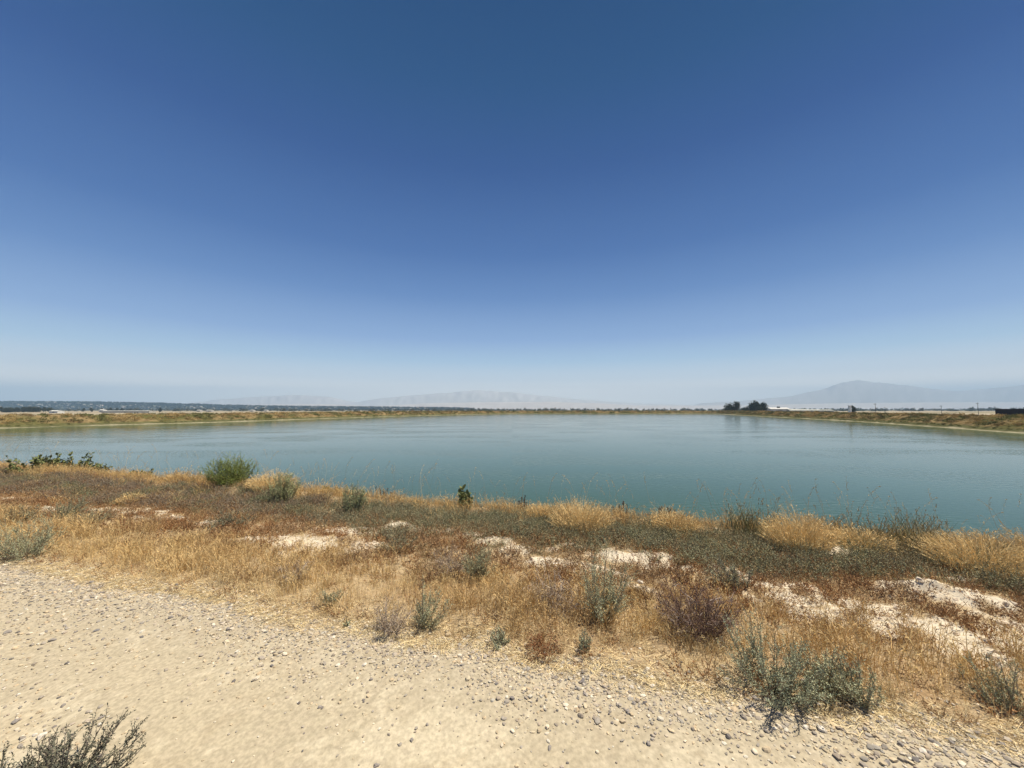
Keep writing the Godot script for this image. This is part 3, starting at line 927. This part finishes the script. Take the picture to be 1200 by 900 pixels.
func plants() -> void:
	for a in PLANTS:
		var kind: String = a[1]
		var W: float = a[4]
		var H: float = a[5]
		var far: bool = a[3] > 4.4
		var at := on_ground(a[2], a[3])
		var o := thing(a[0], at, a[6], {"dock_weed": "weed", "broadleaf_weed": "weed", "straw_mound": "dry grass", "reed_clump": "reeds"}.get(a[0], "shrub"), {"saltbush": "grey-green saltbushes on the levee", "dead_bush": "dead bushes on the levee", "broadleaf_weed": "leafy weeds on the bank top", "dock_weed": "dry weeds on the bank top", "straw_mound": "straw mounds on the bank", "reed_clump": "olive reed clumps on the bank"}.get(a[0], ""))
		o.rotation.y = rng.randf() * TAU
		var made := []
		var sm: Material = M.twig
		var fm: Material = M.leaf
		var twig := Color(0.26, 0.20, 0.14)
		match kind:
			"A":
				made = leafy(W, H, GREY_GREEN if not far else Color(0.29, 0.315, 0.175), twig, 1.35 if far else 1.0, far, 0.7, 0.6 if far else 0.38)
			"L":
				made = leafy(W, H, Color(0.27, 0.265, 0.175), twig, 0.9, true, 1.0)
			"T":
				made = leafy(W, H, Color(0.17, 0.165, 0.12), Color(0.12, 0.10, 0.09), 1.7, false, 0.6, 0.55)
			"S":
				made = leafy(W, H, GREY_GREEN, twig, 1.0, false, 0.7)
				begin()
				var pts := [Vector3(0, 0, 0), Vector3(0.01, 0.18, 0.0), Vector3(0.0, 0.34, 0.01)]
				tube(pts, 0.004, 0.0015, 4, twig)
				for k in 90:
					var p := Vector3(0, rng.randf_range(0.12, 0.35), 0)
					leaf(p, (rnd_dir() + Vector3(0, 0.5, 0)).normalized(), rng.randf_range(0.01, 0.03), 0.005, vary(GREY_GREEN, 0.2))
				part("spike", finish(), M.leaf, o)
			"D":
				made = twiggy(W, H, Color(0.15, 0.10, 0.08), Color(0.44, 0.37, 0.33), Color(0.17, 0.11, 0.085), 2.6)
			"D2":
				made = twiggy(W, H, Color(0.33, 0.26, 0.20), Color(0.46, 0.39, 0.32), Color(0.36, 0.29, 0.21), 1.3)
			"R":
				made = twiggy(W, H, Color(0.25, 0.12, 0.06), Color(0.5, 0.36, 0.2), Color(0.25, 0.12, 0.06), 1.1)
			"B":
				made = leafy(W, H, Color(0.19, 0.235, 0.075), Color(0.2, 0.2, 0.08), 2.2, true, 0.9, 0.72)
			"C":
				begin()
				var stems := []
				for k in clampi(int(W * 40), 9, 50):
					var pts := arc(Vector3(rng.randf_range(-0.35, 0.35) * W, -0.02, rng.randf_range(-0.2, 0.2) * W), rng.randf() * TAU, rng.randf_range(0.05, 0.2) * W, H * rng.randf_range(0.3, 0.85), 4, 0.4)
					tube(pts, 0.006, 0.003, 4, Color(0.12, 0.10, 0.05))
					stems.append(pts)
				var sm_mesh := finish()
				begin()
				for pts in stems:
					for k in 22:
						var i := rng.randi_range(1, 3)
						var p: Vector3 = pts[i].lerp(pts[i + 1], rng.randf())
						broad_leaf(p, (rnd_dir() + Vector3(0, 0.35, 0)).normalized(), rng.randf_range(0.05, 0.10), rng.randf_range(0.035, 0.06), vary(Color(0.15, 0.17, 0.075), 0.3))
				made = [sm_mesh, finish()]
			"K":
				begin()
				var stalks := []
				for k in clampi(int(W * 24), 5, 12):
					var pts := arc(Vector3(rng.randf_range(-0.4, 0.4) * W, -0.02, rng.randf_range(-0.2, 0.2) * W), rng.randf() * TAU, 0.12 * W, H * rng.randf_range(0.55, 1.1), 3, 0.3)
					tube(pts, 0.004, 0.002, 4, Color(0.10, 0.065, 0.045))
					stalks.append(pts)
				var st_mesh := finish()
				begin()
				for pts in stalks:
					for k in 42:
						var i := rng.randi_range(1, 2)
						leaf((pts[i] as Vector3).lerp(pts[i + 1], rng.randf()), (rnd_dir() + Vector3(0, 0.8, 0)).normalized(), rng.randf_range(0.015, 0.04), rng.randf_range(0.008, 0.014), vary(Color(0.11, 0.07, 0.05), 0.3))
				made = [st_mesh, finish()]
			"E":
				made = mound(W, H, STRAW)
				sm = M.grass
				fm = M.grass
			"F":
				begin()
				var reeds := []
				for k in int(520 * W):
					var p := Vector3(rng.randf_range(-0.5, 0.5) * W, -0.02, rng.randf_range(-0.25, 0.25) * W)
					var d := Vector3(rng.randf_range(-0.3, 0.3), 1, rng.randf_range(-0.3, 0.3))
					var h := H * rng.randf_range(0.25, 0.85)
					var q := p + d * h * 0.6
					var e := p + Vector3(d.x * 1.6, 1, d.z * 1.6) * h
					var c := vary(Color(0.21, 0.205, 0.10) if rng.randf() < 0.6 else Color(0.46, 0.36, 0.19), 0.2)
					strand([p, q, e], 0.007, 0.002, c)
					if k % 9 == 0: reeds.append([q, e + Vector3(0, 0.1, 0), c])
				var rd := finish()
				begin()
				for r in reeds:
					strand([r[0], r[1]], 0.003, 0.0015, vary(Color(0.35, 0.29, 0.18), 0.2))
					for k in 9:
						leaf((r[0] as Vector3).lerp(r[1], rng.randf_range(0.7, 1.0)), (Vector3(0, 1, 0) + rnd_dir() * 0.6).normalized(), 0.03, 0.007, vary(Color(0.36, 0.31, 0.2), 0.2))
				part("seed_heads", finish(), M.grass, o).set_meta("kind", "stuff")
				made = [rd, null]
		part("stems", made[0], sm, o)
		if made[1] != null: part("foliage", made[1], fm, o)

# ---------------------------------------------------------------- grass, herbs, litter
func tuft_mesh(blades: int, spread: float, h: float, heads: bool) -> ArrayMesh:
	begin()
	for k in blades:
		var an := rng.randf() * TAU
		var r := sqrt(rng.randf()) * spread
		var p := Vector3(cos(an) * r, -0.015, sin(an) * r)
		var a2 := an + rng.randf_range(-1.2, 1.2)
		var out := Vector3(cos(a2), 0, sin(a2))
		var hh := h * rng.randf_range(0.45, 1.1)
		var lean := rng.randf_range(0.05, 0.55) * hh
		var q := p + out * lean * 0.3 + Vector3(0, hh * 0.6, 0)
		var e := p + out * lean + Vector3(0, hh * rng.randf_range(0.86, 1.0), 0)
		var c := vary(Color(0.95, 0.95, 0.95), 0.26)
		strand([p, q, e], rng.randf_range(0.0022, 0.0042), 0.0010, c)
		if heads and rng.randf() < 0.7:
			var d := (e - q).normalized()
			for j in 4:
				leaf(e - d * rng.randf() * 0.03, (d + out * 0.5 + rnd_dir() * 0.55).normalized(), rng.randf_range(0.016, 0.034), rng.randf_range(0.002, 0.0038), vary(c, 0.15))
	return finish()

func herb_mesh(r0: float, h: float, stems: int, per: int, ls: float) -> ArrayMesh:
	begin()
	for k in stems:
		var pts := arc(Vector3(rng.randf_range(-0.2, 0.2) * r0, -0.01, rng.randf_range(-0.2, 0.2) * r0), rng.randf() * TAU, r0 * sqrt(rng.randf()), h * rng.randf_range(0.5, 1.1), 3, rng.randf_range(-0.5, 0.5))
		var tone := vary(Color(0.95, 0.95, 0.95), 0.22)
		strand(pts, 0.0026, 0.0012, tone * Color(0.85, 0.8, 0.75))
		for j in per:
			var i := rng.randi_range(0, 2)
			leaf((pts[i] as Vector3).lerp(pts[i + 1], rng.randf()), (rnd_dir() + Vector3(0, 0.4, 0)).normalized(), ls * rng.randf_range(0.7, 1.4), ls * rng.randf_range(0.35, 0.55), vary(tone, 0.15))
	return finish()

func stuff_root(n: String, label: String, category: String) -> Node3D:
	var o := Node3D.new()
	o.name = n
	add_child(o)
	tag(o, label, category, "", "stuff")
	return o

func put(s: float, t: float, sc: float, flat: float, tilt: float, sink := 0.0) -> Transform3D:
	var b := Basis(Vector3.UP, rng.randf() * TAU)
	b = Basis(Vector3(1, 0, 0), rng.randf_range(-tilt, tilt)) * Basis(Vector3(0, 0, 1), rng.randf_range(-tilt, tilt)) * b
	return Transform3D(b.scaled_local(Vector3(sc, sc * flat, sc)), on_ground(s, t, -sink))

func ground_cover() -> void:
	var tufts := []
	var herbs := []
	var mats := []
	for k in 6: tufts.append([tuft_mesh(14, 0.055, 0.175, true), []])
	for k in 3: herbs.append([herb_mesh(0.075, 0.075, 9, 8, 0.011), []])
	for k in 4: mats.append([herb_mesh(0.16, 0.14, 24, 15, 0.0125), []])
	var litter := [[null, []], [null, []]]
	for k in 2:
		begin()
		for j in 9:
			var p := Vector3(rng.randf_range(-0.06, 0.06), rng.randf_range(0.002, 0.012), rng.randf_range(-0.06, 0.06))
			var d := Vector3(rng.randf_range(-1, 1), rng.randf_range(-0.05, 0.25), rng.randf_range(-1, 1)).normalized() * rng.randf_range(0.03, 0.09)
			strand([p, p + d * 0.5 + Vector3(0, 0.004, 0), p + d], 0.0032, 0.0016, vary(Color(0.95, 0.95, 0.95), 0.25))
		litter[k][0] = finish()
	var s0 := -23.0
	var s1 := 10.0
	var gold := Color(0.67, 0.485, 0.225)
	var pale := Color(0.74, 0.60, 0.355)
	var brown := Color(0.54, 0.37, 0.17)
	for k in 58000:
		var s := rng.randf_range(s0, s1)
		var t := rng.randf_range(2.2, 8.2)
		var mid := n_mid.get_noise_2d(s * 0.7, t * 0.9)
		var big := n_big.get_noise_2d(s * 2.0, t * 2.0)
		var edge := n_edge.get_noise_2d(s, t)
		var e := road_edge(s)
		var b := bare(s, t)
		var g := smooth(e - 0.06 + 0.1 * edge, e + 0.28, t) * (1.0 - smooth(3.3, 3.95, t + 0.5 * mid))
		var crest := smooth(5.25, 5.75, t + 0.35 * mid) * (1.0 - smooth(6.0, 6.8, t) * 0.8) * clampf(0.42 + 0.9 * n_mid.get_noise_2d(s * 1.4, t * 1.4), 0.08, 0.8)
		crest = maxf(crest, smooth(-5.5, -8.0, s) * smooth(5.55, 5.85, t + 0.3 * mid) * (1.0 - smooth(6.2, 6.9, t)) * 0.75)
		var p := maxf(maxf(g * clampf(0.82 + 0.6 * edge + 0.8 * n_mid.get_noise_2d(s * 1.7 + 60.0, t * 1.7), 0.34, 1.0), crest), 0.10 if t > e else 0.0) * (1.0 - 0.94 * b)
		if rng.randf() > p: continue
		var near := 1.0 - smooth(e + 0.05, e + 0.45, t)
		var c := gold.lerp(brown, clampf(smooth(0.0, 0.5, big + 0.5 * mid) * 0.7 + rng.randf_range(0, 0.35), 0, 1))
		c = c.lerp(pale, clampf(near * 0.8 + smooth(0.15, 0.5, -mid) * 0.5 + rng.randf_range(-0.1, 0.25), 0, 1))
		var sc := rng.randf_range(0.6, 1.3) * lerpf(1.0, 0.45, near) * (1.0 + 0.7 * mid)
		if t > 3.7 and t < 5.2: sc *= 0.7
		if t > 5.2: sc *= rng.randf_range(0.7, 1.25)
		if t > 5.2: c = c.lerp(Color(0.60, 0.42, 0.19), 0.6)
		tufts[k % tufts.size()][1].append([put(s, t, sc, 1.0, 0.22 + 0.5 * near), vary(c, 0.14)])
	for k in 34000:
		var s := rng.randf_range(s0, s1)
		var t := rng.randf_range(2.5, 6.4)
		var mid := n_mid.get_noise_2d(s * 0.9 + 20.0, t * 0.9)
		var b := bare(s, t)
		var left := smooth(-3.0, -8.0, s)
		var p := smooth(3.15, 3.7, t + 0.4 * mid) * (1.0 - smooth(4.75, 5.2, t - 0.3 * mid)) * 1.0 + 0.06
		p = maxf(p, left * smooth(4.9, 5.1, t) * 0.35)
		if rng.randf() > p * (1.0 - 0.86 * b): continue
		var c := Color(0.34, 0.19, 0.092).lerp(Color(0.37, 0.27, 0.165), clampf(0.32 + 0.8 * mid + rng.randf_range(-0.3, 0.3), 0, 1))
		herbs[k % herbs.size()][1].append([put(s, t, rng.randf_range(0.8, 1.75), rng.randf_range(0.7, 1.25), 0.15), vary(c, 0.18)])
	for k in 15000:
		var s := rng.randf_range(s0, s1)
		var t := rng.randf_range(3.9, 6.2)
		var mid := n_mid.get_noise_2d(s * 0.7 - 20.0, t * 0.9)
		var edge := n_edge.get_noise_2d(s + 9.0, t)
		var b := bare(s, t)
		var p := smooth(4.25, 4.6, t + 0.4 * mid) * (1.0 - smooth(5.4, 5.8, t + 0.3 * mid)) * (0.95 + 0.6 * edge)
		if s < -4.0: p = smooth(4.3, 4.7, t + 0.3 * mid) * (1.0 - smooth(5.45, 5.75, t + 0.3 * mid)) * 0.6
		if rng.randf() > p * (1.0 - 0.95 * b): continue
		var left := smooth(-2.5, -6.5, s + 1.5 * mid)
		var c := Color(0.30, 0.295, 0.185).lerp(Color(0.29, 0.235, 0.18), clampf(left + rng.randf_range(-0.25, 0.25), 0, 1))
		c = c.lerp(Color(0.24, 0.26, 0.155), left * smooth(0.05, 0.3, n_mid.get_noise_2d(s * 1.1 + 5.0, t * 1.5)))
		c = c.lerp(Color(0.28, 0.19, 0.115), smooth(0.1, 0.5, edge + rng.randf_range(-0.2, 0.2)) * 0.6)
		mats[k % mats.size()][1].append([put(s, t, rng.randf_range(0.65, 1.25), rng.randf_range(0.6, 1.15), 0.12), vary(c, 0.16)])
	for k in 12000:
		var s := rng.randf_range(-16.0, 8.0)
		var e := road_edge(s)
		var t := e + rng.randf_range(-0.16, 0.5) * rng.randf() if k % 2 else rng.randf_range(e, 4.6)
		litter[k % 2][1].append([put(s, t, rng.randf_range(0.45, 1.1), 1.0, 0.05), vary(pale, 0.15)])
	var root := stuff_root("dry_grass", "golden dry grass along the road edge and the bank top", "grass")
	for a in tufts: scatter("tuft", a[0], M.grass, a[1], "", "", root)
	root = stuff_root("russet_herbs", "low russet and brown herbs around the bare soil", "herbs")
	for a in herbs: scatter("sprig", a[0], M.leaf, a[1], "", "", root)
	root = stuff_root("low_saltbush_mat", "low grey-green and purplish mat of small shrubs below the bank top", "ground cover")
	for a in mats: scatter("shoot", a[0], M.leaf, a[1], "", "", root)
	root = stuff_root("straw_litter", "loose pale straw lying along the road edge", "straw")
	for a in litter: scatter("straw", a[0], M.grass, a[1], "", "", root)
	# thin tall stems that stand out against the water
	begin()
	strand([Vector3(0, 0, 0), Vector3(0.02, 0.3, 0), Vector3(0.06, 0.55, 0.01), Vector3(0.13, 0.68, 0.02)], 0.0032, 0.0014, Color.WHITE)
	for k in 16:
		leaf(Vector3(0.06, 0.53, 0.01).lerp(Vector3(0.14, 0.69, 0.02), rng.randf()), (Vector3(0.5, 0.6, 0) + rnd_dir() * 0.6).normalized(), 0.028, 0.005, Color(0.95, 0.9, 0.85))
	var stem := finish()
	var places := []
	for k in 420:
		var s := rng.randf_range(-18.0, 6.0)
		var t := rng.randf_range(5.5, 7.0)
		if n_mid.get_noise_2d(s, 3.0) < -0.1 and rng.randf() < 0.6: continue
		places.append([put(s, t, rng.randf_range(0.5, 1.15), 1.0, 0.3), vary(Color(0.46, 0.37, 0.22), 0.25)])
	scatter("tall_grass_stems", stem, M.grass, places, "thin dry grass stems standing up against the water", "grass")

# ---------------------------------------------------------------- stones
func pebble(sub: int, rough: float) -> ArrayMesh:
	var sp := SphereMesh.new()
	sp.radius = 0.5
	sp.height = 1.0
	sp.radial_segments = 5 + sub * 3
	sp.rings = 2 + sub * 2
	var arr := sp.get_mesh_arrays()
	var pts: PackedVector3Array = arr[Mesh.ARRAY_VERTEX]
	var ids: PackedInt32Array = arr[Mesh.ARRAY_INDEX]
	var no := FastNoiseLite.new()
	no.seed = rng.randi() % 1000
	no.frequency = 0.9
	begin()
	var cuts := []
	for k in 5: cuts.append([rnd_dir(), rng.randf_range(0.28, 0.42)])
	for p in pts:
		var q := p * (1.0 + rough * no.get_noise_3d(p.x * 2, p.y * 2, p.z * 2))
		for c in cuts:
			var over: float = q.dot(c[0]) - c[1]
			if over > 0: q -= c[0] * over
		V.append(q)
		C.append(Color.WHITE)
	for k in range(0, ids.size(), 3):
		if (pts[ids[k]] - pts[ids[k + 1]]).length() < 1e-5 or (pts[ids[k + 1]] - pts[ids[k + 2]]).length() < 1e-5 or (pts[ids[k]] - pts[ids[k + 2]]).length() < 1e-5: continue
		for j in 3: I.append(ids[k + j])
	return finish()

func stone_color() -> Color:
	var r := rng.randf()
	if r < 0.42: return Color(0.31, 0.27, 0.225)
	if r < 0.62: return Color(0.52, 0.46, 0.37)
	if r < 0.94: return Color(0.44, 0.36, 0.25)
	return Color(0.16, 0.145, 0.14)

func stones() -> void:
	var kinds := []
	for k in 5: kinds.append([pebble(0 if k < 3 else 1, 0.5), []])
	for k in 100000:
		var s := rng.randf_range(-14.0, 6.0)
		var t := rng.randf_range(0.5, 2.9)
		var e := road_edge(s)
		if k % 5 < 2: t = e + 0.12 - absf(rng.randfn(0.0, 0.30))
		var mid := n_mid.get_noise_2d(s * 1.3, t * 1.3)
		var verge := smooth(e - 0.75, e - 0.1, t + 0.3 * mid) * (1.0 - smooth(e + 0.1, e + 0.4, t))
		var leftside := smooth(-2.4, -4.2, s + 0.8 * mid) * 0.8 + smooth(-2.0, -2.6, s) * (1.0 - smooth(1.2, 1.6, t)) * 0.8
		var p := 0.06 + 0.94 * maxf(verge, leftside * (1.0 - smooth(e, e + 0.3, t)))
		if rng.randf() > p: continue
		var size := 0.0030 + 0.0065 * pow(rng.randf(), 2.0)
		if rng.randf() < 0.07 * (verge + leftside) + 0.004: size = rng.randf_range(0.009, 0.016)
		var b := Basis(Vector3.UP, rng.randf() * TAU) * Basis(Vector3(1, 0, 0), rng.randf_range(-0.4, 0.4))
		b = b.scaled_local(Vector3(size * rng.randf_range(0.9, 1.7), size * rng.randf_range(0.5, 0.9), size * rng.randf_range(0.8, 1.2)) * 2.0)
		kinds[k % kinds.size()][1].append([Transform3D(b, on_ground(s, t, size * 0.15)), vary(stone_color(), 0.22)])
	var root := stuff_root("gravel", "fine grey and tan gravel strewn over the dirt road", "gravel")
	for a in kinds: scatter("grit", a[0], M.stone, a[1], "", "", root)
	# pale crusted clods on the bare soil
	kinds = []
	for k in 3: kinds.append([pebble(1, 0.8), []])
	for k in 1500:
		var bp: Array = BARE[k % BARE.size()]
		var s: float = bp[0] + rng.randfn(0, 0.6) * bp[2]
		var t: float = bp[1] + rng.randfn(0, 0.6) * bp[3]
		if bare(s, t) < 0.25: continue
		var size := 0.004 + 0.020 * pow(rng.randf(), 4.0)
		var b := Basis(Vector3.UP, rng.randf() * TAU).scaled_local(Vector3(size * 1.6, size * 0.9, size * 1.3) * 2.0)
		kinds[k % 3][1].append([Transform3D(b, on_ground(s, t, 0.0)), vary(Color(0.58, 0.49, 0.385), 0.1)])
	root = stuff_root("soil_clods", "pale crusted clods lying on the bare white soil", "soil")
	for a in kinds: scatter("clod", a[0], M.stone, a[1], "", "", root)
	# stones large enough to pick out one by one
	var shapes := []
	for k in 6: shapes.append(pebble(2, 0.6))
	var spots := []
	spots = [
		[-4.73, 2.44, 0.048, 1], [-3.83, 1.79, 0.040, 1], [-4.02, 1.84, 0.029, 1], [-4.27, 1.76, 0.048, 1], [-3.98, 2.16, 0.028, 1],
		[-3.91, 2.10, 0.027, 1], [-4.75, 2.14, 0.029, 1], [-4.83, 2.12, 0.024, 1], [-3.94, 1.91, 0.025, 1], [-3.98, 1.92, 0.021, 1],
		[-3.52, 1.90, 0.029, 1], [-3.81, 1.90, 0.025, 1], [-2.79, 1.29, 0.045, 0], [-3.05, 1.31, 0.035, 1], [-2.84, 1.29, 0.026, 0],
		[-3.30, 1.42, 0.025, 0], [-3.02, 1.38, 0.027, 2], [-2.64, 1.44, 0.025, 1], [-2.59, 1.41, 0.024, 0], [-2.95, 1.44, 0.025, 1],
		[-2.96, 2.14, 0.036, 0], [-2.75, 2.20, 0.037, 1], [-2.89, 2.20, 0.028, 1], [-3.33, 2.20, 0.037, 1], [-3.45, 2.37, 0.035, 1],
		[-3.07, 2.46, 0.041, 1], [-2.00, 2.38, 0.034, 1], [-1.57, 2.15, 0.030, 0], [-1.76, 2.20, 0.027, 1], [-1.45, 2.05, 0.024, 1],
		[-1.59, 1.80, 0.022, 1], [-1.44, 1.79, 0.014, 1], [-0.98, 1.86, 0.022, 1], [-1.01, 1.76, 0.021, 1], [-1.09, 1.60, 0.029, 1],
		[-1.22, 2.61, 0.055, 2], [-1.20, 2.36, 0.023, 2], [-0.91, 2.40, 0.032, 1], [-0.26, 2.47, 0.035, 1], [-0.38, 2.42, 0.026, 1],
		[-0.41, 2.37, 0.030, 1], [-0.08, 2.49, 0.030, 1], [-0.02, 2.49, 0.029, 0], [0.02, 2.42, 0.032, 0], [0.01, 2.37, 0.024, 1],
		[0.03, 2.28, 0.030, 1], [0.00, 2.21, 0.033, 1], [-0.23, 2.27, 0.024, 1], [0.12, 2.60, 0.042, 0], [0.14, 2.54, 0.037, 0],
		[0.10, 2.48, 0.033, 2], [0.14, 2.47, 0.036, 0], [-0.36, 1.90, 0.027, 1], [0.09, 2.04, 0.030, 1], [0.99, 2.56, 0.031, 1],
		[0.92, 2.36, 0.041, 0], [0.97, 2.45, 0.026, 2], [0.70, 2.30, 0.026, 0], [0.65, 2.27, 0.026, 1], [0.85, 2.35, 0.035, 0],
		[1.13, 2.42, 0.031, 1], [1.15, 2.38, 0.036, 2], [1.24, 2.36, 0.037, 1], [1.31, 2.34, 0.033, 0], [1.34, 2.34, 0.027, 1],
		[1.48, 2.44, 0.034, 1], [1.66, 2.56, 0.034, 1], [1.71, 2.51, 0.030, 1], [1.73, 2.49, 0.029, 1], [1.55, 2.37, 0.026, 1],
		[1.43, 2.34, 0.024, 2], [1.11, 2.22, 0.027, 1], [0.68, 2.62, 0.034, 0], [0.68, 2.53, 0.037, 1], [0.74, 2.54, 0.033, 0],
		[0.94, 2.58, 0.032, 2], [1.18, 5.86, 0.078, 0, "small bright white stone among grey-green shrubs below the olive reeds"], [0.13, 3.87, 0.081, 0, "round white clod in the reddish herbs right of the tall shrub"], [-0.69, 4.00, 0.109, 0, "white clod in the golden herbs left of the tall shrub"], [1.04, 4.11, 0.063, 0, "white clod beside the low dark shrub"],
		[0.48, 3.96, 0.072, 0, "small white clod left of the low dark shrub"], [-1.16, 4.48, 0.102, 0, "white clod in the row of bare soil at centre"],
	]
	for k in spots.size():
		var a: Array = spots[k]
		var dark: int = a[3]
		var o := part("stone", shapes[k % 6], [M.stone_pale, M.stone_dark, M.stone_tan][dark], self)
		var size: float = a[2] * (0.8 if a.size() < 5 else 0.55)
		o.position = on_ground(a[0], a[1], size * 0.14)
		o.rotation = Vector3(rng.randf_range(-0.3, 0.3), rng.randf() * TAU, rng.randf_range(-0.3, 0.3))
		o.scale = Vector3(size * rng.randf_range(1.0, 1.6), size * rng.randf_range(0.55, 0.85), size * rng.randf_range(0.8, 1.15))
		var verge: bool = a[1] > road_edge(a[0]) - 0.5
		var zone := "on the smooth middle of the dirt road"
		if a[0] < -3.3: zone = "in the gravel beside the grass at far left" if verge else "on the stony left end of the dirt road"
		elif a[0] < -2.2: zone = "in the gravel edge left of the spiked shrub" if verge else "on the road near the bottom left shrub"
		elif verge: zone = "in the gravel edge below the largest sprawling shrub" if a[0] > 0.45 else ("in the gravel edge right of the small reddish bush" if a[0] > -0.45 else "in the gravel edge around the road-edge sprigs")
		if a[0] > 1.1: zone = "in the gravel at the bottom right corner"
		tag(o, a[4] if a.size() > 4 else ["loose pale stone ", "loose dark grey stone ", "loose tan stone "][dark] + zone, "stone", "loose stones on the dirt road")
